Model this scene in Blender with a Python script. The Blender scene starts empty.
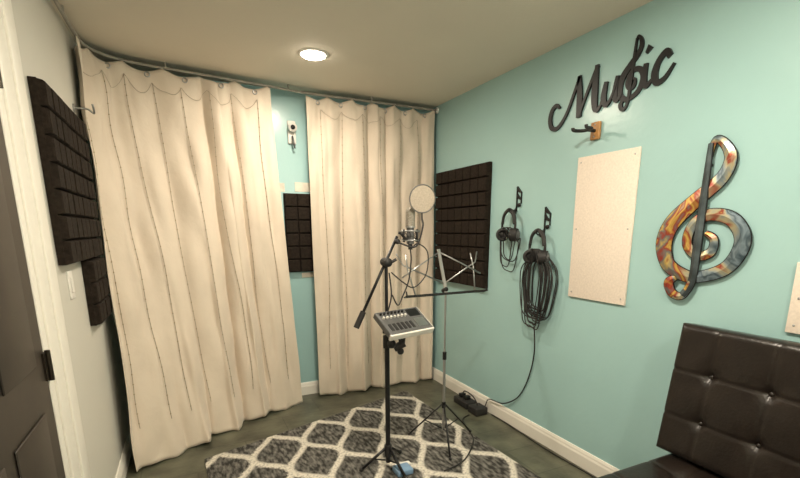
import bpy, math, random
import numpy as np
from mathutils import Matrix, Vector
random.seed(4)
sc=bpy.context.scene
H=2.44; LX=-2.494; BY=0.12; FY=-4.9
try:
    sc.view_settings.view_transform='Standard'; sc.view_settings.look='None'
except Exception: pass

# ------------------------------------------------------------ materials
def mat(name,col,rough=.6,metal=0.,nscale=0,namt=0.,bump=0.,bscale=60,emis=0,spec=.5,coat=0,sheen=0):
    m=bpy.data.materials.new(name);m.use_nodes=True
    nt=m.node_tree;N=nt.nodes;L=nt.links;b=N['Principled BSDF']
    b.inputs['Base Color'].default_value=(*col,1);b.inputs['Roughness'].default_value=rough
    b.inputs['Metallic'].default_value=metal;b.inputs['Specular IOR Level'].default_value=spec
    if coat: b.inputs['Coat Weight'].default_value=coat;b.inputs['Coat Roughness'].default_value=.25
    if sheen: b.inputs['Sheen Weight'].default_value=sheen
    if emis: b.inputs['Emission Color'].default_value=(*col,1);b.inputs['Emission Strength'].default_value=emis
    if nscale or bump: tc=N.new('ShaderNodeTexCoord')
    if nscale:
        n=N.new('ShaderNodeTexNoise');n.inputs['Scale'].default_value=nscale;n.inputs['Detail'].default_value=6
        L.new(tc.outputs['Object'],n.inputs['Vector'])
        r=N.new('ShaderNodeValToRGB');r.color_ramp.elements[0].position=.3;r.color_ramp.elements[1].position=.7
        r.color_ramp.elements[0].color=(*[c*(1-namt) for c in col],1);r.color_ramp.elements[1].color=(*[min(1,c*(1+namt)) for c in col],1)
        L.new(n.outputs['Fac'],r.inputs['Fac']);L.new(r.outputs['Color'],b.inputs['Base Color'])
    if bump:
        n2=N.new('ShaderNodeTexNoise');n2.inputs['Scale'].default_value=bscale;n2.inputs['Detail'].default_value=4
        L.new(tc.outputs['Object'],n2.inputs['Vector'])
        bp=N.new('ShaderNodeBump');bp.inputs['Strength'].default_value=bump;bp.inputs['Distance'].default_value=.01
        L.new(n2.outputs['Fac'],bp.inputs['Height']);L.new(bp.outputs['Normal'],b.inputs['Normal'])
    return m
M_teal=mat('teal_paint',(.345,.545,.545),.27,nscale=1.3,namt=.04,bump=.08,bscale=30)
M_left=mat('grey_paint',(.62,.60,.54),.5,nscale=1.5,namt=.03,bump=.08,bscale=40)
M_ceil=mat('ceiling_paint',(.70,.65,.55),.8,nscale=2,namt=.03,bump=.1,bscale=50)
M_floor=mat('slate_floor',(.082,.083,.056),.38,nscale=6,namt=.5,bump=.4,bscale=14)
nt=M_floor.node_tree;N=nt.nodes;L=nt.links;bs=N['Principled BSDF']
src=bs.inputs['Base Color'].links[0].from_socket
tcf=N.new('ShaderNodeTexCoord');br=N.new('ShaderNodeTexBrick');br.offset=.5
br.inputs['Scale'].default_value=1.0;br.inputs['Brick Width'].default_value=.6;br.inputs['Row Height'].default_value=.3;br.inputs['Mortar Size'].default_value=.004;br.inputs['Mortar Smooth'].default_value=.3
br.inputs['Color1'].default_value=(.8,.8,.8,1);br.inputs['Color2'].default_value=(1.15,1.15,1.15,1);br.inputs['Mortar'].default_value=(.45,.45,.45,1)
L.new(tcf.outputs['Object'],br.inputs['Vector']);mxf=N.new('ShaderNodeMixRGB');mxf.blend_type='MULTIPLY';mxf.inputs[0].default_value=.7
L.new(src,mxf.inputs[1]);L.new(br.outputs['Color'],mxf.inputs[2]);L.new(mxf.outputs[0],bs.inputs['Base Color'])
M_white=mat('white_trim_paint',(.80,.77,.70),.4,nscale=5,namt=.02)
M_door=mat('dark_brown_door',(.028,.022,.017),.45,nscale=8,namt=.25)
M_curt=mat('curtain_fabric',(.665,.570,.465),.75,nscale=5,namt=.04,bump=.4,bscale=14,sheen=.2)
M_foam=mat('acoustic_foam',(.022,.016,.012),.95,nscale=60,namt=.4,bump=.4,bscale=250,spec=.15)
M_black=mat('black_metal',(.012,.012,.013),.4,metal=.3,nscale=20,namt=.2)
M_rubber=mat('black_rubber',(.015,.014,.014),.6,nscale=20,namt=.2)
M_steel=mat('steel',(.42,.42,.42),.35,metal=.9,nscale=10,namt=.1)
M_grille=mat('mic_grille',(.34,.31,.26),.45,metal=.7,nscale=200,namt=.4,bump=.5,bscale=600)
M_popf=mat('pop_filter_mesh',(.42,.36,.29),.8,nscale=120,namt=.15,bump=.3,bscale=400)
M_leather=mat('black_brown_leather',(.013,.009,.007),.33,nscale=12,namt=.25,bump=.12,bscale=90,spec=.45)
M_cork=mat('board_offwhite',(.76,.67,.58),.8,nscale=90,namt=.07,bump=.15,bscale=200)
M_patch=mat('plaster_patch',(.72,.66,.56),.8,nscale=30,namt=.1)
M_wood=mat('hanger_wood',(.38,.19,.06),.45,nscale=25,namt=.3)
M_dev=mat('device_grey',(.10,.10,.10),.4,nscale=30,namt=.15)
M_rod=mat('rod_grey',(.30,.28,.24),.5,nscale=30,namt=.15)
M_wht=mat('white_plastic',(.78,.75,.70),.4,nscale=20,namt=.02)
M_blue=mat('blue_tape',(.18,.30,.45),.5,nscale=20,namt=.1)
M_wire=mat('string_wire',(.34,.28,.20),.5,nscale=20,namt=.1)
M_bulb=mat('tiny_bulbs',(.34,.26,.15),.3,nscale=20,namt=.1)
M_lamp=mat('lamp_diffuser',(1,.88,.72),.5,emis=60)
M_brass=mat('brass_hinge',(.05,.04,.03),.4,metal=.8,nscale=20,namt=.1)

# ------------------------------------------------------------ builder
def cr(pts,n=8,closed=False):
    P=[np.array(p,float) for p in pts];out=[];m=len(P)
    rng=range(m if closed else m-1)
    for i in rng:
        if closed: p0,p1,p2,p3=P[i-1],P[i],P[(i+1)%m],P[(i+2)%m]
        else: p0,p1,p2,p3=P[max(i-1,0)],P[i],P[i+1],P[min(i+2,m-1)]
        for k in range(n):
            t=k/n
            out.append(.5*((2*p1)+(-p0+p2)*t+(2*p0-5*p1+4*p2-p3)*t*t+(-p0+3*p1-3*p2+p3)*t**3))
    if not closed: out.append(P[-1])
    return out
class B:
    def __init__(s,name): s.name=name;s.v=[];s.f=[];s.mi=[];s.sm=[];s.mats=[];s.M=Matrix.Identity(4);s.uv=None
    def add(s,vs,fs,m,smooth=False):
        if m not in s.mats: s.mats.append(m)
        k=s.mats.index(m);o=len(s.v)
        s.v+= [tuple(s.M@Vector(v)) for v in vs]
        for f in fs: s.f.append([i+o for i in f]);s.mi.append(k);s.sm.append(smooth)
    def box(s,lo,hi,m,bev=0.0):
        x0,y0,z0=lo;x1,y1,z1=hi
        if bev<=0:
            vs=[(x,y,z) for z in(z0,z1) for y in(y0,y1) for x in(x0,x1)]
            s.add(vs,[(0,2,3,1),(4,5,7,6),(0,1,5,4),(2,6,7,3),(0,4,6,2),(1,3,7,5)],m)
        else:
            import bmesh
            bm=bmesh.new();bmesh.ops.create_cube(bm,size=1)
            for v in bm.verts: v.co=Vector(((x0+x1)/2+v.co.x*(x1-x0),(y0+y1)/2+v.co.y*(y1-y0),(z0+z1)/2+v.co.z*(z1-z0)))
            bmesh.ops.bevel(bm,geom=bm.edges[:],offset=bev,segments=3,profile=.5,affect='EDGES')
            bm.verts.index_update()
            s.add([tuple(v.co) for v in bm.verts],[[v.index for v in f.verts] for f in bm.faces],m,True);bm.free()
    def tube(s,pts,r,m,n=8,cap=True,closed=False,smooth=0):
        if smooth: pts=cr(pts,smooth,closed)
        P=[Vector(p) for p in pts];k=len(P)
        R=[r]*k if not hasattr(r,'__len__') else list(r)
        vs=[];fs=[];nrm=None
        for i in range(k):
            if closed: t=(P[(i+1)%k]-P[i-1])
            else: t=P[min(i+1,k-1)]-P[max(i-1,0)]
            if t.length<1e-9: t=Vector((0,0,1))
            t.normalize()
            if nrm is None:
                a=Vector((0,0,1)) if abs(t.z)<.9 else Vector((1,0,0));nrm=t.cross(a).normalized()
            else:
                nrm=nrm-t*nrm.dot(t)
                if nrm.length<1e-6: nrm=t.orthogonal()
                nrm.normalize()
            b=t.cross(nrm)
            for j in range(n):
                an=2*math.pi*j/n;vs.append(tuple(P[i]+(nrm*math.cos(an)+b*math.sin(an))*R[i]))
        for i in range(k if closed else k-1):
            i2=(i+1)%k
            for j in range(n): fs.append((i*n+j,i*n+(j+1)%n,i2*n+(j+1)%n,i2*n+j))
        if cap and not closed: fs.append(tuple(range(n-1,-1,-1)));fs.append(tuple((k-1)*n+j for j in range(n)))
        s.add(vs,fs,m,True)
    def cyl(s,a,b,r,m,n=16,r2=None):
        r2=r if r2 is None else r2
        a=Vector(a);b=Vector(b);d=(b-a)
        e=d*1e-3
        s.tube([a,a+e,b-e,b],[r,r,r2,r2],m,n)
    def sph(s,c,r,m,n=14,sc_=(1,1,1)):
        vs=[];fs=[];q=n//2+1
        for i in range(q+1):
            th=math.pi*i/q
            for j in range(n):
                ph=2*math.pi*j/n
                vs.append((c[0]+r*sc_[0]*math.sin(th)*math.cos(ph),c[1]+r*sc_[1]*math.sin(th)*math.sin(ph),c[2]+r*sc_[2]*math.cos(th)))
        for i in range(q):
            for j in range(n): fs.append((i*n+j,(i+1)*n+j,(i+1)*n+(j+1)%n,i*n+(j+1)%n))
        s.add(vs,fs,m,True)
    def ribbon(s,pts,wid,m,depth0,depth1,raise_=0.0,n=8):
        """flat stroke on right wall. pts (a,b): world y=-a z=b ; depth toward the room (-x)."""
        P=cr([(*p,w) for p,w in zip(pts,wid)],n)
        k=len(P);vs=[];fs=[]
        for i in range(k):
            t=P[min(i+1,k-1)][:2]-P[max(i-1,0)][:2];t=t/(np.linalg.norm(t)+1e-9);nn=np.array([-t[1],t[0]])
            c=P[i][:2];w=max(P[i][2],.001)/2
            for (q,d) in ((-1,depth0),(-1,depth1),(0,depth1+raise_),(1,depth1),(1,depth0)):
                a,b=c+nn*w*q;vs.append((-d,-a,b))
        for i in range(k-1):
            for j in range(5): fs.append((i*5+j,i*5+(j+1)%5,(i+1)*5+(j+1)%5,(i+1)*5+j))
        fs.append((0,1,2,3,4));fs.append(tuple((k-1)*5+j for j in (4,3,2,1,0)))
        s.add(vs,fs,m,False)
    def done(s):
        me=bpy.data.meshes.new(s.name);me.from_pydata(s.v,[],s.f);me.update()
        for m in s.mats: me.materials.append(m)
        me.polygons.foreach_set('material_index',s.mi);me.polygons.foreach_set('use_smooth',s.sm)
        import bmesh
        bm=bmesh.new();bm.from_mesh(me);bmesh.ops.recalc_face_normals(bm,faces=bm.faces);bm.to_mesh(me);bm.free()
        o=bpy.data.objects.new(s.name,me);sc.collection.objects.link(o);return o

def simple(name,lo,hi,m,bev=0):
    b=B(name);b.box(lo,hi,m,bev);return b.done()
# ------------------------------------------------------------ room
simple('floor',(LX-.1,FY-.1,-.1),(.1,BY+.1,0),M_floor)
simple('ceiling',(LX-.1,FY-.1,H),(.1,BY+.1,H+.1),M_ceil)
simple('wall_right',(0,FY,0),(.1,BY,H),M_teal)
simple('wall_back',(LX-.1,BY,0),(.1,BY+.1,H),M_teal)
simple('wall_left',(LX-.1,FY,0),(LX,BY,H),M_left)
simple('wall_front',(LX-.1,FY-.1,0),(.1,FY,H),M_left)
def baseboard(name,axis,pos,a0,a1,sgn):
    b=B(name);prof=[(0,0),(.016,0),(.016,.075),(.012,.088),(.012,.095),(.006,.11),(0,.11)]
    vs=[];k=len(prof)
    for a in (a0,a1):
        for d,z in prof:
            vs.append((pos+sgn*d,a,z) if axis=='x' else (a,pos+sgn*d,z))
    fs=[(i,(i+1)%k,k+(i+1)%k,k+i) for i in range(k)]+[tuple(range(k)),tuple(range(2*k-1,k-1,-1))]
    b.add(vs,fs,M_white);return b.done()
baseboard('baseboard_right','x',0,FY,BY,-1)
baseboard('baseboard_back','y',BY,LX+.016,-.016,-1)
baseboard('baseboard_left','x',LX,-1.60,BY-.016,1)
# door & casing on left wall
b=B('door_1');DX=LX+.001
b.box((DX,-2.70,0.01),(DX+.012,-1.86,2.03),M_door)
for z0,z1 in((.15,.85),(1.0,1.9)):
    for y0,y1 in((-2.6,-2.32),(-2.24,-1.96)):
        b.box((DX+.012,y0,z0),(DX+.018,y1,z1),M_door,.004)
for z in(.25,.976,1.85):
    b.box((DX+.012,-1.885,z-.045),(DX+.018,-1.855,z+.045),M_brass);b.cyl((DX+.022,-1.857,z-.05),(DX+.022,-1.857,z+.05),.008,M_brass)
b.cyl((DX+.012,-2.64,.95),(DX+.05,-2.64,.95),.012,M_steel);b.sph((DX+.07,-2.64,.95),.028,M_steel)
b.done()
b=B('trim_1')
for y0,y1,t in((-1.845,-1.80,.014),(-1.80,-1.70,.022),(-1.70,-1.61,.03)):
    b.box((LX,y0,0),(LX+t,y1,2.06+(y1+1.845)*1.0),M_white,.003)
for y0,y1,t in((-2.75,-2.705,.014),(-2.93,-2.75,.026)):
    b.box((LX,y0,0),(LX+t,y1,2.06),M_white,.003)
b.box((LX,-2.93,2.035),(LX+.024,-1.62,2.24),M_white,.003)
b.done()
b=B('light_switch');y,z=-1.29,1.178
b.box((LX,y-.036,z-.058),(LX+.007,y+.036,z+.058),M_wht,.002);b.box((LX+.007,y-.016,z-.032),(LX+.012,y+.016,z+.032),M_wht,.002)
b.done()

# ------------------------------------------------------------ acoustic foam
def foam(name,o,ea,eb,en,na,nb,ca,cb,th=.05):
    b=B(name);o,ea,eb,en=map(Vector,(o,ea,eb,en));o=o+en*.001
    def p(a,c,n): return tuple(o+ea*a+eb*c+en*n)
    A,C=na*ca,nb*cb
    vs=[p(0,0,0),p(A,0,0),p(A,C,0),p(0,C,0),p(0,0,th*.5),p(A,0,th*.5),p(A,C,th*.5),p(0,C,th*.5)]
    b.add(vs,[(0,1,2,3),(4,5,6,7),(0,1,5,4),(1,2,6,5),(2,3,7,6),(3,0,4,7)],M_foam)
    for i in range(na):
        for j in range(nb):
            a0,c0=i*ca,j*cb;e=.0015;g=.009;h=th*(.94+.06*random.random())
            a1,c1=a0+ca,c0+cb
            vs=[p(a0+e,c0+e,th*.45),p(a1-e,c0+e,th*.45),p(a1-e,c1-e,th*.45),p(a0+e,c1-e,th*.45),
                p(a0+e+g*.4,c0+e+g*.4,th*.85),p(a1-e-g*.4,c0+e+g*.4,th*.85),p(a1-e-g*.4,c1-e-g*.4,th*.85),p(a0+e+g*.4,c1-e-g*.4,th*.85),
                p(a0+g,c0+g,h),p(a1-g,c0+g,h),p(a1-g,c1-g,h),p(a0+g,c1-g,h)]
            fs=[(8,9,10,11)]
            for q in(0,4): fs+=[(q,q+1,q+5,q+4),(q+1,q+2,q+6,q+5),(q+2,q+3,q+7,q+6),(q+3,q,q+4,q+7)]
            b.add(vs,fs,M_foam)
    return b.done()
foam('acoustic_foam_panel',(0,-.07,.97),(0,-1,0),(0,0,1),(-1,0,0),7,9,.107,.102)
foam('acoustic_foam_panel',(LX,-1.433,1.268),(0,1,0),(0,0,1),(1,0,0),8,7,.098,.0966,.05)
foam('acoustic_foam_panel',(LX,-1.01,.945),(0,1,0),(0,0,1),(1,0,0),4,3,.095,.105,.05)
foam('acoustic_foam_panel',(-1.315,BY,1.07),(1,0,0),(0,0,1),(0,-1,0),5,6,.1,.103,.04)
b=B('plaster_patch')
for x0,x1,z0,z1 in((-1.37,-1.30,1.70,1.765),(-1.22,-1.10,1.705,1.775),(-1.20,-1.02,1.02,1.06)):
    b.box((x0,BY-.003,z0),(x1,BY,z1),M_patch)
b.done()
b=B('security_camera');x,z=-1.225,2.14
b.box((x-.032,BY-.02,z-.085),(x+.032,BY-.001,z+.085),M_wht,.009)
b.cyl((x,BY-.02,z+.03),(x,BY-.06,z+.03),.034,M_wht);b.cyl((x,BY-.06,z+.03),(x,BY-.066,z+.03),.017,M_black)
b.tube([(x,BY-.03,z-.03),(x,BY-.06,z-.07),(x+.01,BY-.05,z-.12)],.007,M_dev,8,smooth=4)
b.done()

# ------------------------------------------------------------ curtains
def path(pts,n=200):
    P=np.array(cr(pts,20));d=np.r_[0,np.cumsum(np.linalg.norm(np.diff(P,axis=0),axis=1))];d/=d[-1]
    return lambda s:np.array([np.interp(s,d,P[:,0]),np.interp(s,d,P[:,1])])
class Curtain:
    def __init__(c,top,hem,npl,ztop,ph,amp0,amp1,wr=1.0): c.t=path(top);c.h=path(hem);c.n=npl;c.zt=ztop;c.ph=ph;c.a0=amp0;c.a1=amp1;c.wr=wr
    def pt(c,s,v,off=0.0):
        g=v**1.05;P=c.t(s)*(1-g)+c.h(s)*g
        e=.01;T=(c.t(min(1,s+e))-c.t(max(0,s-e)))*(1-g)+(c.h(min(1,s+e))-c.h(max(0,s-e)))*g
        T/=np.linalg.norm(T)+1e-9;N=np.array([T[1],-T[0]])
        w=s+.036*math.sin(5.3*s+c.ph)+.016*math.sin(14*s+2*c.ph)+.014*v*math.sin(9*s+2.5*v)
        x=2*math.pi*c.n*w+c.ph
        A=c.a0*(1-v)+c.a1*v;A*=min(1,.35+5*s,.5+5*(1-s))*(.62+.38*math.sin(9*s+c.ph*1.7+1.2*v))
        d=A*(math.sin(x)+.34*math.sin(2*x+1+2*v)+.30*(1-v*.4)*math.sin(.47*x+1.3))
        k=c.wr*.0052
        d+=k*(math.sin(31*s+13*v+2*math.sin(6*v))*math.sin(9*v+5*s)+.8*math.sin(47*s-21*v)*math.sin(4*s+6*v+1)+.7*math.sin(26*v+17*s+3*math.sin(8*s))*(.3+math.exp(-v*4)))
        d+=.0022*math.sin(101*s+4*math.sin(3*v+s*5))*(.5+.5*math.sin(7*s+5*v))
        lat=.35*A*math.sin(2*x)
        P=P+N*(d+off)+T*lat
        zt=c.zt-.030*abs(math.sin(math.pi*c.n*s*1.0+.3))
        z=zt*(1-v)+.012*v+.010*v**8*math.sin(x*.5)
        return (P[0],P[1],max(z,.004))
    def build(c,name,nu=420,nv=110):
        b=B(name);vs=[];fs=[]
        for j in range(nv+1):
            for i in range(nu+1): vs.append(c.pt(i/nu,j/nv))
        for j in range(nv):
            for i in range(nu): a=j*(nu+1)+i;fs.append((a,a+1,a+nu+2,a+nu+1))
        b.add(vs,fs,M_curt,True)
        for k in range(c.n):
            s=(k+.5)/c.n;p=Vector(c.pt(s,.008,.006))
            b.tube([p+Vector((.014*math.cos(a),0,.014*math.sin(a))) for a in np.linspace(0,2*math.pi,12,endpoint=False)],.0025,M_steel,5,closed=True)
        o=b.done();m=o.modifiers.new('sol','SOLIDIFY');m.thickness=.003;m.offset=0;return o
CL=Curtain([(-2.455,-.52),(-2.445,-.37),(-2.38,-.24),(-2.22,-.155),(-1.86,-.105),(-1.40,-.045)],
           [(-2.42,-.78),(-2.36,-.72),(-2.08,-.53),(-1.72,-.28),(-1.29,-.09)],6,2.398,1.0,.022,.048,1.6)
CR=Curtain([(-1.13,0),(-.6,0),(-.03,0)],[(-1.13,-.02),(-.6,-.02),(-.035,-.02)],6,2.398,2.2,.024,.040,1.1)
CL.build('curtain');CR.build('curtain')
b=B('curtain_rod');RZt=2.405
rod=[(-2.458,-1.5,RZt),(-2.458,-1.0,RZt),(-2.457,-.6,RZt),(-2.445,-.37,RZt),(-2.38,-.24,RZt),(-2.22,-.155,RZt),(-1.86,-.105,RZt),(-1.40,-.045,RZt),(-1.12,0,RZt),(-.6,0,RZt),(0,0,RZt)]
b.tube(rod,.009,M_rod,10,smooth=8)
b.cyl((-.012,0,RZt),(0,0,RZt),.025,M_wht)
for x,y in((-2.458,-1.4),(-2.457,-.75),(-2.05,-.13),(-1.26,-.02),(-.6,0)):
    b.cyl((x,y,RZt),(x,y,H),.006,M_rod)
b.done()
b=B('string_lights')
for C,ss in((CL,(.06,.2,.31,.43,.56,.68,.8,.92)),(CR,(.1,.25,.4,.55,.7,.85))):
    for s0 in ss:
        pts=[C.pt(min(.99,max(.01,s0+.006*math.sin(9*v+s0*30))),v,.009) for v in np.linspace(.03,.9,70)]
        b.tube(pts,.0015,M_wire,4)
        for p in pts[2::2]: b.sph(p,.0042,M_bulb,6)
    for s0,s1 in zip(ss[:-1],ss[1:]):
        pts=[C.pt(s0+(s1-s0)*t,.03+.03*math.sin(math.pi*t),.012) for t in np.linspace(0,1,14)]
        b.tube(pts,.0013,M_wire,4)
b.done()
b=B('curtain_tieback_hook');y,z=-.60,2.02
b.cyl((LX,y,z),(LX+.008,y,z),.022,M_steel);b.tube([(LX+.005,y,z),(LX+.06,y-.01,z),(LX+.09,y-.02,z-.02),(LX+.09,y-.04,z+.02)],.005,M_steel,8,smooth=5)
b.done()

# ------------------------------------------------------------ recessed lights
def downlight(x,y,pw,r=.070):
    b=B('recessed_light')
    n=32;prof=[(r+.020,H),(r+.018,H-.005),(r+.004,H-.008),(r,H-.004),(r,H)]
    vs=[];fs=[]
    for j in range(n):
        a=2*math.pi*j/n
        for rr,z in prof: vs.append((x+rr*math.cos(a),y+rr*math.sin(a),z))
    k=len(prof)
    for j in range(n):
        for i in range(k-1): fs.append((j*k+i,((j+1)%n)*k+i,((j+1)%n)*k+i+1,j*k+i+1))
    b.add(vs,fs,M_wht,True)
    prof=[(r,H-.006),(r*.95,H-.013),(r*.75,H-.018),(r*.4,H-.021),(.001,H-.022)];vs=[];fs=[]
    for j in range(n):
        a=2*math.pi*j/n
        for rr,z in prof: vs.append((x+rr*math.cos(a),y+rr*math.sin(a),z))
    for j in range(n):
        for i in range(k-1): fs.append((j*k+i,((j+1)%n)*k+i,((j+1)%n)*k+i+1,j*k+i+1))
    b.add(vs,fs,M_lamp,True)
    b.done()
    l=bpy.data.lights.new('downlight','AREA');l.shape='DISK';l.size=2*r;l.energy=pw;l.color=(1,.88,.71)
    o=bpy.data.objects.new('downlight',l);o.location=(x,y,H-.028);sc.collection.objects.link(o)
downlight(-1.243,-.682,20)
downlight(-1.15,-2.45,35)
downlight(-1.15,-4.1,25)
b=B('added_fill_lamp');x,y=-.45,-4.55  # unseen torchiere, added behind the camera to fill the ceiling with light
b.cyl((x,y,0),(x,y,.03),.13,M_black,24);b.cyl((x,y,.03),(x,y,1.75),.012,M_black)
n=28;prof=[(.02,1.74),(.08,1.77),(.14,1.83),(.145,1.83),(.085,1.765),(.02,1.735)];vs=[];fs=[]
for j in range(n):
    a=2*math.pi*j/n
    for rr,z in prof: vs.append((x+rr*math.cos(a),y+rr*math.sin(a),z))
k=len(prof)
for j in range(n):
    for i in range(k): fs.append((j*k+i,((j+1)%n)*k+i,((j+1)%n)*k+(i+1)%k,j*k+(i+1)%k))
b.add(vs,fs,M_wht,True);b.done()
l=bpy.data.lights.new('added_fill_bulb','POINT');l.energy=75;l.shadow_soft_size=.05;l.color=(1,.90,.75)  # fill light of the added torchiere, lifts the dim ceiling
o=bpy.data.objects.new('added_fill_bulb',l);o.location=(x,y,1.84);sc.collection.objects.link(o)

# ------------------------------------------------------------ wall decor (right wall)
b=B('music_word_sign');oa,ob=1.395,1.985
def st(pts,w,d0=0.001,d1=.012):
    b.ribbon([(oa+p[0],ob+p[1]) for p in pts],w,M_black,d0,d1)
st([(.075,.115),(.045,.135),(.01,.11),(0,.06),(.02,.015),(.07,.01),(.13,.07),(.18,.17),(.215,.245)],[.012,.022,.026,.028,.026,.022,.018,.018,.022])
st([(.21,.25),(.222,.14),(.225,.035)],[.022,.038,.034])
st([(.225,.035),(.27,.14),(.335,.265)],[.014,.016,.022],.001,.013)
st([(.33,.27),(.327,.15),(.335,.065),(.355,.045),(.38,.08),(.40,.17)],[.022,.040,.034,.020,.014,.018],.002,.0135)
st([(.40,.17),(.39,.10),(.405,.06),(.43,.07),(.455,.12),(.468,.18)],[.022,.033,.028,.016,.014,.018],.003,.0145)
st([(.468,.18),(.458,.10),(.472,.065),(.50,.085)],[.022,.032,.024,.012],.001,.0125)
st([(.625,.19),(.62,.125),(.635,.09),(.665,.11)],[.022,.032,.024,.014],.002,.0125)
st([(.62,.235),(.64,.26)],[.012,.03],.001,.012)
st([(.745,.185),(.725,.21),(.69,.18),(.675,.13),(.69,.09),(.73,.10),(.77,.15)],[.026,.028,.028,.034,.028,.020,.012],.001,.012)
CLEF=[(.04,.43),(.1,.39),(.09,.31),(0,.285),(-.085,.36),(-.06,.48),(.05,.545),(.205,.51),(.285,.38),(.21,.22),(.02,.145),(-.11,.16),(-.22,.225),(-.265,.36),(-.215,.50),(-.06,.64),(.09,.76),(.135,.87),(.09,.96),(0.02,1.0),(-.005,.9)]
CW=[.03,.045,.055,.055,.06,.065,.07,.08,.09,.08,.07,.08,.095,.115,.11,.095,.08,.07,.05,.035,.03]
STEM=[(0.0,.98),(0,.7),(0,.4),(-.005,.12),(-.06,.015),(-.14,.02),(-.18,.09),(-.13,.13)]
SW=[.025,.04,.05,.045,.045,.055,.065,.03]
h=.315
b.ribbon([(oa+.55+p[0]*h*.75+.02*(p[1]-.5),ob+.01+p[1]*h) for p in CLEF],[w*h for w in CW],M_black,0.001,.010)
b.ribbon([(oa+.55+p[0]*h*.75+.02*(p[1]-.5),ob+.01+p[1]*h) for p in STEM],[w*h*1.1 for w in SW],M_black,.001,.012)
b.done()
M_clef=bpy.data.materials.new('painted_metal_clef');M_clef.use_nodes=True
nt=M_clef.node_tree;N=nt.nodes;L=nt.links;bs=N['Principled BSDF'];tc=N.new('ShaderNodeTexCoord')
sx=N.new('ShaderNodeSeparateXYZ');L.new(tc.outputs['Object'],sx.inputs[0])
no=N.new('ShaderNodeTexNoise');no.inputs['Scale'].default_value=6.5;no.inputs['Detail'].default_value=3;no.inputs['Distortion'].default_value=1.0;L.new(tc.outputs['Object'],no.inputs['Vector'])
def mth(op,a,bb=None,nt=nt):
    n=nt.nodes.new('ShaderNodeMath');n.operation=op
    for i,q in enumerate((a,bb)):
        if q is None: continue
        if isinstance(q,(int,float)): n.inputs[i].default_value=q
        else: nt.links.new(q,n.inputs[i])
    return n.outputs[0]
ya=mth('MULTIPLY',mth('ADD',sx.outputs['Y'],2.58),2.5)
fac=mth('ADD',mth('ADD',mth('MULTIPLY',ya,.62),.14),mth('MULTIPLY',mth('SUBTRACT',no.outputs['Fac'],.5),1.7))
rp=N.new('ShaderNodeValToRGB');e=rp.color_ramp.elements
e[0].position=0;e[0].color=(.05,.08,.10,1);e[1].position=1;e[1].color=(.22,.05,.02,1)
for p,c in((.12,(.18,.24,.28)),(.22,(.05,.08,.10)),(.32,(.20,.25,.27)),(.41,(.40,.36,.22)),(.50,(.25,.025,.015)),(.59,(.52,.36,.08)),(.68,(.28,.030,.018)),(.77,(.14,.16,.15)),(.87,(.50,.36,.11))):
    q=rp.color_ramp.elements.new(p);q.color=(*c,1)
L.new(fac,rp.inputs['Fac']);L.new(rp.outputs['Color'],bs.inputs['Base Color']);bs.inputs['Metallic'].default_value=.35;bs.inputs['Roughness'].default_value=.33
M_stem=mat('stem_metal',(.07,.09,.10),.35,metal=.5,nscale=14,namt=.6)
b=B('treble_clef_wall_art');oa,ob,h=2.385,1.105,.67
f=lambda pts:[(oa+p[0]*h*.92,ob+p[1]*h) for p in pts]
b.ribbon(f(CLEF),[w*h+.007 for w in CW],M_black,.012,.016)
b.ribbon(f(CLEF),[w*h for w in CW],M_clef,.014,.018,.007)
b.ribbon(f(STEM[:5]),[w*h+.006 for w in SW[:5]],M_black,.020,.025)
b.ribbon(f(STEM[:5]),[w*h for w in SW[:5]],M_stem,.023,.027,.006)
b.ribbon(f(STEM[3:]),[w*h+.006 for w in SW[3:]],M_black,.019,.024)
b.ribbon(f(STEM[3:]),[w*h for w in SW[3:]],M_clef,.022,.0265,.006)
for q in((0,.45),(0,.85),(-.24,.36),(.26,.38)): b.cyl((-.001,-(oa+q[0]*h),ob+q[1]*h),(-.02,-(oa+q[0]*h),ob+q[1]*h),.008,M_black)
b.done()
def board(y0,y1,z0,z1):
    b=B('pin_board');b.box((-.013,y1,z0),(-.001,y0,z1),M_cork,.002)
    for y in(y0-.025,y1+.025):
        for z in(z0+.03,z1-.03): b.sph((-.012,y,z),.005,M_steel,8)
        b.sph((-.012,y,(z0+z1)/2),.005,M_steel,8)
    b.done()
board(-1.645,-2.039,1.02,1.803)
board(-2.755,-3.15,1.025,1.29)
b=B('guitar_wall_hanger');y,z=-1.752,1.925
b.box((-.02,y-.03,z-.045),(-.001,y+.03,z+.045),M_wood,.006)
b.cyl((-.02,y,z),(-.075,y,z),.009,M_black)
b.tube([(-.13,y+.045,z+.012),(-.125,y+.045,z),(-.08,y+.035,z),(-.07,y,z),(-.08,y-.035,z),(-.125,y-.045,z),(-.13,y-.045,z+.012)],.009,M_rubber,8,smooth=5)
for q in(1,-1): b.sph((-.01-.01,y,z+.03*q),.005,M_steel,8)
b.done()
def note(y,ztop,name='music_note_hook'):
    b=B(name);a=-y
    b.ribbon([(a,ztop-.16),(a,ztop)],[.009,.009],M_black,0.001,.008)
    b.ribbon([(a,ztop),(a+.02,ztop-.025),(a+.045,ztop-.04)],[.012,.02,.008],M_black,0.001,.008)
    b.ribbon([(a,ztop-.045),(a+.02,ztop-.07),(a+.045,ztop-.085)],[.012,.018,.006],M_black,0.001,.008)
    b.ribbon([(a+.045,ztop-.035),(a+.045,ztop-.11)],[.008,.008],M_black,0.001,.008)
    b.sph((-.009,-(a-.02),ztop-.165),.026,M_black,14,(.3,1,.75))
    b.sph((-.009,-(a+.03),ztop-.12),.018,M_black,14,(.3,1,.75))
    b.tube([(-.004,y,ztop-.13),(-.03,y,ztop-.165),(-.06,y,ztop-.165),(-.07,y,ztop-.14)],.005,M_black,8,smooth=5)
    b.done()
note(-1.118,1.69);note(-1.40,1.545)
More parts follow.
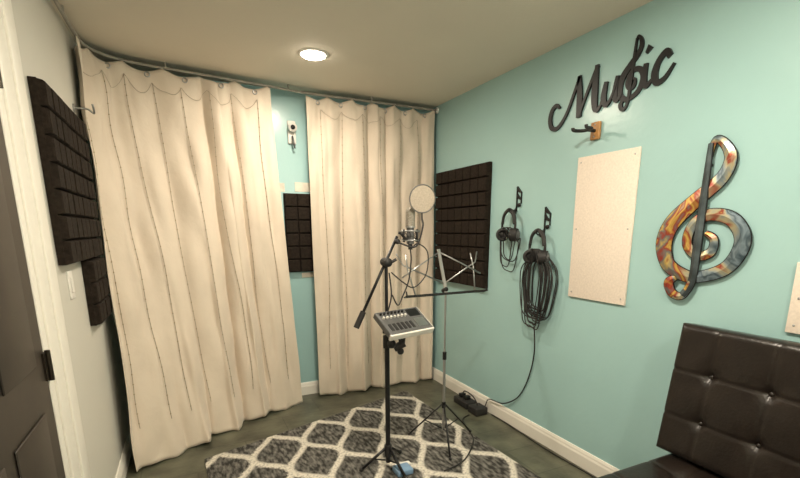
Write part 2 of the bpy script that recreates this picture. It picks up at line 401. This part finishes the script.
def phones(y,zt,loops,seed,low,lwm=1.0):
    rnd=random.Random(seed);b=B('headphones');x=-.05
    w=.068;hh=.15
    arc=[(x,y-w,zt-hh),(x,y-w*1.02,zt-hh*.6),(x,y-w*.75,zt-.03),(x,y,zt),(x,y+w*.75,zt-.03),(x,y+w*1.02,zt-hh*.6),(x,y+w,zt-hh)]
    b.tube(arc,.008,M_rubber,8,smooth=6);b.tube([(p[0]-.004,y+(p[1]-y)*.93,p[2]-.010) for p in arc[1:-1]],.010,M_rubber,8,smooth=6)
    for q in(-1,1):
        c=Vector((x,y+q*w*.95,zt-hh-.02));ax=Vector((-.55,-q*.8,0)).normalized()
        b.cyl(c-ax*.022,c+ax*.012,.042,M_rubber,20,r2=.045);b.cyl(c-ax*.03,c-ax*.02,.03,M_dev,20)
        u=ax.orthogonal().normalized();v=ax.cross(u)
        b.tube([c+ax*.018+(u*math.cos(t)+v*math.sin(t)*1)*.034 for t in np.linspace(0,2*math.pi,20,endpoint=False)],.012,M_rubber,8,closed=True)
        b.tube([c+Vector((0,0,.05)),c+Vector((0,0,.02))],.006,M_steel,6)
    for i in range(loops):
        lw=(.035+rnd.random()*.065)*lwm;bt=low+rnd.random()*.16;cy=y+rnd.uniform(-.035,.03);d=-.02-rnd.random()*.05
        pts=[(x-.015,cy,zt-.12),(d,cy-lw*.7,zt-.2),(d,cy-lw*1.1,(zt+bt)/2-.03),(d,cy-lw*.7,bt+.01),(d,cy,bt-.01),(d-.005,cy+lw*.8,bt+.03),(d,cy+lw*1.1,(zt+bt)/2),(d,cy+lw*.6,zt-.19)]
        b.tube(pts,.0036,M_rubber,6,smooth=6,closed=True)
    return b
phones(-1.10,1.545,4,3,1.13,1.1).done()
phones(-1.395,1.41,19,8,.78,1.4).done()
b=B('extension_cable')
b.tube([(-.03,-1.39,.785),(-.012,-1.385,.6),(-.008,-1.345,.43),(-.008,-1.28,.29),(-.012,-1.2,.2),(-.024,-1.08,.135),(-.03,-.93,.118),(-.03,-.88,.04),(-.03,-.82,.012)],.0045,M_rubber,6,smooth=6)
b.tube([(-.03,-.97,.006),(-.03,-1.2,.006),(-.05,-1.6,.006),(-.04,-2.0,.006),(-.06,-2.4,.006)],.0045,M_rubber,6,smooth=6)
b.done()
b=B('floor_cable')
b.tube([(-.19,-.9,.006),(-.28,-.95,.006),(-.34,-1.1,.008),(-.42,-1.3,.022),(-.62,-1.50,.022),(-.80,-1.56,.022)],.0045,M_rubber,6,smooth=6)
b.done()
b=B('power_adapter_box')
b.box((-.15,-.80,0),(-.045,-.60,.055),M_rubber,.008);b.box((-.16,-.95,0),(-.05,-.83,.06),M_rubber,.008)
for y in(-.65,-.72): b.box((-.12,y-.018,.055),(-.07,y+.018,.085),M_black,.004)
b.tube([(-.09,-.65,.08),(-.10,-.7,.12),(-.10,-.82,.11),(-.10,-.88,.06)],.005,M_rubber,6,smooth=5)
b.done()

# ------------------------------------------------------------ rug
M_rug=bpy.data.materials.new('trellis_rug');M_rug.use_nodes=True
nt=M_rug.node_tree;N=nt.nodes;L=nt.links;bs=N['Principled BSDF'];bs.inputs['Roughness'].default_value=.95;bs.inputs['Specular IOR Level'].default_value=.1
def m2(op,a,bb=None): return mth(op,a,bb,nt)
uvn=N.new('ShaderNodeUVMap');uvn.uv_map='UVMap'
nz=N.new('ShaderNodeTexNoise');nz.inputs['Scale'].default_value=60;nz.inputs['Detail'].default_value=3;L.new(uvn.outputs[0],nz.inputs['Vector'])
sp=N.new('ShaderNodeSeparateXYZ');L.new(uvn.outputs[0],sp.inputs[0])
jit=m2('MULTIPLY',m2('SUBTRACT',nz.outputs['Fac'],.5),.10)
X=m2('ADD',m2('DIVIDE',sp.outputs['X'],.36),jit);Y=m2('DIVIDE',m2('ADD',sp.outputs['Y'],.1),.56)
c=m2('MULTIPLY',m2('COSINE',m2('MULTIPLY',Y,2*math.pi)),.250)
f1=m2('ABSOLUTE',m2('SUBTRACT',m2('FRACT',m2('ADD',m2('SUBTRACT',X,c),10.5)),.5))
f2=m2('ABSOLUTE',m2('SUBTRACT',m2('FRACT',m2('ADD',m2('ADD',X,c),10)),.5))
d=m2('MINIMUM',f1,f2)
sl=m2('SINE',m2('MULTIPLY',Y,2*math.pi));sl2=m2('ADD',1.0,m2('MULTIPLY',m2('MULTIPLY',sl,sl),.35))
d=m2('DIVIDE',d,sl2)
line=N.new('ShaderNodeMapRange');line.inputs['From Min'].default_value=.042;line.inputs['From Max'].default_value=.092;line.inputs['To Min'].default_value=1;line.inputs['To Max'].default_value=0
L.new(d,line.inputs['Value'])
n3=N.new('ShaderNodeTexNoise');n3.inputs['Scale'].default_value=45;n3.inputs['Detail'].default_value=6
mp=N.new('ShaderNodeMapping');mp.inputs['Scale'].default_value=(1,.35,1);L.new(uvn.outputs[0],mp.inputs[0]);L.new(mp.outputs[0],n3.inputs['Vector'])
r1=N.new('ShaderNodeValToRGB');r1.color_ramp.elements[0].position=.40;r1.color_ramp.elements[1].position=.70
r1.color_ramp.elements[0].color=(.035,.034,.031,1);r1.color_ramp.elements[1].color=(.22,.21,.19,1);L.new(n3.outputs['Fac'],r1.inputs['Fac'])
r2=N.new('ShaderNodeValToRGB');r2.color_ramp.elements[0].position=.32;r2.color_ramp.elements[1].position=.55
r2.color_ramp.elements[0].color=(.34,.32,.28,1);r2.color_ramp.elements[1].color=(.64,.60,.52,1);L.new(nz.outputs['Fac'],r2.inputs['Fac'])
mx=N.new('ShaderNodeMixRGB');L.new(r2.outputs[0],mx.inputs[2]);L.new(line.outputs[0],mx.inputs[0]);L.new(r1.outputs[0],mx.inputs[1]);L.new(mx.outputs[0],bs.inputs['Base Color'])
bp=N.new('ShaderNodeBump');bp.inputs['Strength'].default_value=.4;bp.inputs['Distance'].default_value=.01;L.new(nz.outputs['Fac'],bp.inputs['Height']);L.new(bp.outputs[0],bs.inputs['Normal'])
far_r=Vector((-.415,-.215,0));far_l=Vector((-2.06,-.765,0));dn=Vector((.11,-2.1,0))
A=[far_l,far_r,far_r+dn,far_l+dn]
me=bpy.data.meshes.new('area_rug');t=Vector((0,0,.012))
vs=[tuple(p+Vector((0,0,.001))) for p in A]+[tuple(p+t) for p in A]
me.from_pydata(vs,[],[(4,7,6,5),(0,1,2,3),(0,4,5,1),(1,5,6,2),(2,6,7,3),(3,7,4,0)]);me.update()
uvl=me.uv_layers.new(name='UVMap');uvc={0:(0,2.1),1:(1.73,2.1),2:(1.73,0),3:(0,0)}
for lp in me.loops: uvl.data[lp.index].uv=uvc[lp.vertex_index%4]
me.materials.append(M_rug);o=bpy.data.objects.new('area_rug',me);sc.collection.objects.link(o)
RZ=.0135
# ------------------------------------------------------------ microphone stand
b=B('microphone_stand');px,py=-1.080,-1.38
b.cyl((px,py,.06),(px,py,.80),.014,M_black);b.cyl((px,py,.78),(px,py,1.24),.009,M_black)
b.cyl((px,py,.76),(px,py,.83),.022,M_rubber);b.cyl((px,py,.10),(px,py,.17),.022,M_rubber)
for k in range(3):
    a=math.radians(-75+120*k);dx,dy=math.cos(a),math.sin(a);q=.16 if k!=1 else .2
    b.tube([(px+.015*dx,py+.015*dy,.15),(px+q*dx,py+q*dy,RZ+.012)],.009,M_black,8)
    b.tube([(px,py,.07),(px+.08*dx,py+.08*dy,.085)],.005,M_black,8)
    b.sph((px+q*dx,py+q*dy,RZ+.012),.013,M_rubber,10)
b.box((px+.01,py-.12,RZ),(px+.11,py-.03,.05),M_blue,.008);b.box((px+.03,py-.05,RZ),(px+.13,py-.01,.045),M_wht,.006)
J=Vector((px+.005,py+.02,1.235));lo=Vector((-1.252,-1.36,.886));hi=Vector((-1.005,-1.36,1.372))
b.tube([lo,hi],.0085,M_black,8);b.cyl(lo,lo+(hi-lo)*.18,.016,M_rubber)
b.cyl(J-Vector((0,.04,0)),J+Vector((0,.02,0)),.024,M_rubber);b.cyl(J-Vector((-.02,.03,0)),J+Vector((.05,-.03,.015)),.008,M_rubber)
b.cyl((px,py,.845),(px,py,.885),.024,M_rubber);b.tube([(px,py-.01,.865),(px+.06,py-.05,.82),(px+.07,py-.05,.78)],.015,M_rubber,8)
b.cyl((px+.03,py-.03,.76),(px+.085,py-.05,.79),.022,M_rubber);b.sph((px+.01,py-.04,.79),.026,M_rubber,10);b.sph((px+.06,py-.05,.745),.02,M_rubber,10);b.tube([(px+.07,py-.05,.78),(px+.08,py-.05,.865)],.016,M_rubber,8)
b.tube([(px+.012,py-.012,1.18),(px+.02,py-.02,1.05),(px-.015,py-.018,.93)],.004,M_rubber,6,smooth=5)
b.done()
b=B('audio_mixer')
b.M=Matrix.Translation((-1.01,-1.45,.912))@Matrix.Rotation(math.radians(12),4,'Z')@Matrix.Rotation(math.radians(-1),4,'Y')@Matrix.Rotation(math.radians(32),4,'X')
b.box((-.145,-.09,-.018),(.145,.09,.018),M_dev,.006)
b.box((-.147,-.097,-.020),(.147,-.083,.016),M_wht,.003);b.box((.139,-.09,-.018),(.148,.09,.016),M_wht,.003)
b.box((.05,.02,.018),(.125,.075,.021),M_black)
for i in range(7):
    for j in range(2): b.cyl((-.12+.024*i,.065-.032*j,.018),(-.12+.024*i,.065-.032*j,.030),.007,M_wht if j else M_black,10)
for i in range(6): b.box((-.122+.028*i,-.065,.018),(-.106+.028*i,-.015,.022),M_rubber)
b.box((.06,-.065,.018),(.125,0,.021),M_steel)
b.M=Matrix.Identity(4);b.done()
b=B('studio_microphone')
m=Vector((-.925,-1.36,0))
b.tube([(-.995,-1.36,1.392),(-.98,-1.36,1.385),(-.955,-1.36,1.36),(m.x,m.y,1.345)],.008,M_rubber,8,smooth=5)
b.cyl((m.x,m.y,1.33),(m.x,m.y,1.42),.021,M_dev,20);b.cyl((m.x,m.y,1.42),(m.x,m.y,1.50),.026,M_grille,20)
b.sph((m.x,m.y,1.50),.026,M_grille,16);b.cyl((m.x,m.y,1.418),(m.x,m.y,1.426),.028,M_steel,20)
for z,r in((1.35,.05),(1.40,.052)):
    b.tube([(m.x+r*math.cos(t),m.y+r*math.sin(t),z) for t in np.linspace(0,2*math.pi,24,endpoint=False)],.004,M_steel,6,closed=True)
for k in range(8):
    a=math.pi*k/4+.2
    b.tube([(m.x+.05*math.cos(a),m.y+.05*math.sin(a),1.35),(m.x+.022*math.cos(a+.3),m.y+.022*math.sin(a+.3),1.375),(m.x+.052*math.cos(a),m.y+.052*math.sin(a),1.40)],.002,M_rubber,5)
for k in range(4):
    a=math.pi*k/2+.4
    b.tube([(m.x+.05*math.cos(a),m.y+.05*math.sin(a),1.34),(m.x+.053*math.cos(a),m.y+.053*math.sin(a),1.41)],.004,M_rubber,6)
b.cyl((m.x,m.y,1.30),(m.x,m.y,1.33),.012,M_rubber)
b.tube([(m.x,m.y,1.30),(m.x+.005,m.y,1.24),(m.x-.02,m.y-.02,1.13),(m.x-.06,m.y-.03,1.05),(px+.06,py-.02,1.0),(px+.025,py-.02,1.06)],.004,M_rubber,6,smooth=6)
b.tube([(m.x+.01,m.y,1.31),(m.x+.06,m.y+.02,1.33),(m.x+.12,m.y+.02,1.28),(m.x+.10,m.y,1.16),(m.x+.02,m.y-.01,1.09),(m.x-.05,m.y-.02,1.12),(px+.03,py,1.18)],.0035,M_rubber,6,smooth=6)
b.done()
b=B('pop_filter');c=Vector((-.882,-1.42,1.568));nrm=Vector((-.12,-.95,-.1)).normalized();u=nrm.cross(Vector((0,0,1))).normalized();v=u.cross(nrm)
R=.072;ring=[c+(u*math.cos(t)+v*math.sin(t))*R for t in np.linspace(0,2*math.pi,36,endpoint=False)]
b.tube(ring,.0035,M_dev,8,closed=True)
vs=[tuple(c+nrm*.003)]+[tuple(p+nrm*.001) for p in ring];b.add(vs,[(0,1+i,1+(i+1)%36) for i in range(36)],M_popf,True)
vs=[tuple(c-nrm*.003)]+[tuple(p-nrm*.001) for p in ring];b.add(vs,[(0,1+i,1+(i+1)%36) for i in range(36)],M_popf,True)
b.tube([c-v*R,c-v*(R+.03)+nrm*.005,(-.89,-1.44,1.42),(-.93,-1.44,1.32),(-1.0,-1.40,1.335),(-1.014,-1.375,1.345)],.005,M_rubber,8,smooth=6)
b.cyl((-1.014,-1.39,1.345),(-1.014,-1.372,1.345),.014,M_rubber)
b.done()

# ------------------------------------------------------------ music stand
b=B('music_stand');sx_,sy_=-.61,-1.22
b.cyl((sx_,sy_,.10),(sx_,sy_,.62),.009,M_steel);b.cyl((sx_,sy_,.60),(sx_,sy_,1.02),.006,M_steel)
b.cyl((sx_,sy_,.59),(sx_,sy_,.64),.013,M_black);b.cyl((sx_,sy_,.26),(sx_,sy_,.30),.014,M_black)
for k in range(3):
    a=math.radians(-110+120*k);dx,dy=math.cos(a),math.sin(a)
    b.tube([(sx_+.012*dx,sy_+.012*dy,.28),(sx_+.25*dx,sy_+.25*dy,RZ+.010)],.006,M_black,6)
    b.tube([(sx_+.01*dx,sy_+.01*dy,.11),(sx_+.14*dx,sy_+.14*dy,.15)],.004,M_black,6)
    b.sph((sx_+.25*dx,sy_+.25*dy,RZ+.010),.010,M_rubber,8)
b.M=Matrix.Translation((sx_+.0,sy_-.01,1.015))@Matrix.Rotation(math.radians(3),4,'Z')@Matrix.Rotation(math.radians(-20),4,'X')
W_=.30
b.box((-W_,-.03,-.004),(W_,-.024,.006),M_black)
b.box((-W_,-.004,-.004),(W_,.002,.004),M_black)
for q in(-1,-.5,.5,1): b.box((q*W_-.003,-.03,-.003),(q*W_+.003,0,.003),M_black)
for q in(-1,1): b.box((q*W_*.98-.004,-.03,0),(q*W_*.98+.004,-.026,.03),M_black)
b.box((-.010,-.004,0),(.010,.004,.29),M_steel)
for q in(-1,1):
    b.tube([(0,.006,.07),(q*.27,.006,.20),(q*.30,.006,.27)],.0045,M_steel,6)
    b.tube([(0,-.004,.27),(q*.14,-.002,.20),(q*.29,-.002,.12)],.0045,M_steel,6)
    b.tube([(q*.22,.0,0),(q*.245,.0,.17),(q*.24,0,.26)],.0045,M_steel,6)
b.cyl((0,-.01,.03),(0,.03,.03),.014,M_black)
b.M=Matrix.Identity(4);b.done()

# ------------------------------------------------------------ sofa
b=B('leather_sofa');y1=-2.44;y0=-4.25
def cushion(o,eu,ev,en,LU,LV,th,nu,nv,buttons,r=.03):
    o,eu,ev,en=map(Vector,(o,eu,ev,en));
    def hgt(u,v):
        e=min(u,LU-u,v,LV-v);h=th
        if e<r: h=th-r+math.sqrt(max(0,r*r-(r-e)**2))
        h+=.006*math.sin(math.pi*u/LU)*math.sin(math.pi*v/LV)
        for bu,bv in buttons:
            d=math.hypot(u-bu,v-bv);h-=.016*math.exp(-(d/.024)**2)+.010*math.exp(-(d/.07)**2)
        for q in sorted(set(x[0] for x in buttons)): h-=.005*math.exp(-((u-q)/.007)**2)
        for q in sorted(set(x[1] for x in buttons)): h-=.005*math.exp(-((v-q)/.007)**2)
        return h
    vs=[];fs=[]
    def gp(n,Lx):
        g=list(np.linspace(0,Lx,n));g+= [r*.08,r*.3,Lx-r*.08,Lx-r*.3];return sorted(g)
    U=gp(nu,LU);V=gp(nv,LV);nu,nv=len(U),len(V)
    for v in V:
        for u in U: vs.append(tuple(o+eu*u+ev*v+en*hgt(u,v)))
    for j in range(nv-1):
        for i in range(nu-1): a=j*nu+i;fs.append((a,a+1,a+nu+1,a+nu))
    b.add(vs,fs,M_leather,True)
    per=[i for i in range(nu)]+[j*nu+nu-1 for j in range(1,nv)]+[(nv-1)*nu+i for i in range(nu-2,-1,-1)]+[j*nu for j in range(nv-2,0,-1)]
    base=[]
    for i in per:
        u=U[i%nu];v=V[i//nu];base.append(tuple(o+eu*u+ev*v))
    top=[vs[i] for i in per];n=len(per)
    b.add(top+base,[(i,(i+1)%n,n+(i+1)%n,n+i) for i in range(n)]+[tuple(range(n,2*n))],M_leather,True)
    for bu,bv in buttons:
        p=o+eu*bu+ev*bv+en*(hgt(bu,bv)+.002);b.sph(p,.011,M_leather,10)
LU=y1-y0
bt=[(.16+.215*i,v) for i in range(8) for v in(.17,.37)]
tl=math.radians(8);ev=Vector((math.sin(tl),0,math.cos(tl)));en=Vector((-math.cos(tl),0,math.sin(tl)))
cushion((-.14,y1,.44),(0,-1,0),ev,en,LU,.57,.10,180,80,bt)
bs_=[(.16+.215*i,v) for i in range(8) for v in(.2,.42)]
cushion((-.14,y1-.04,.30),(0,-1,0),(-1,0,0),(0,0,1),LU-.1,.64,.14,180,80,bs_)
b.box((-.76,y0+.03,.24),(-.15,y1-.08,.31),M_leather,.01)
for x in(-.70,-.2):
    for y in(y0+.15,y1-.2): b.cyl((x,y,0),(x,y,.25),.016,M_steel,14,r2=.022)
b.done()

# ------------------------------------------------------------ camera
th,ph,ro=.4579,.2157,.0009
f=np.array([math.sin(th)*math.cos(ph),math.cos(th)*math.cos(ph),-math.sin(ph)])
r0=np.array([math.cos(th),-math.sin(th),0]);u0=np.cross(r0,f)
rr=math.cos(ro)*r0+math.sin(ro)*u0;uu=-math.sin(ro)*r0+math.cos(ro)*u0
c=bpy.data.cameras.new('camera');co=bpy.data.objects.new('camera',c);sc.collection.objects.link(co)
co.matrix_world=Matrix(((rr[0],uu[0],-f[0],-2.0374),(rr[1],uu[1],-f[1],-3.6287),(rr[2],uu[2],-f[2],1.404),(0,0,0,1)))
c.sensor_width=36;c.lens=449.375*36/800;c.shift_x=(400-411.14)/800;c.shift_y=(328.77-239)/800;c.clip_start=.02
sc.camera=co
w=bpy.data.worlds.new('world');sc.world=w;w.use_nodes=True;w.node_tree.nodes['Background'].inputs[0].default_value=(.05,.045,.04,1)
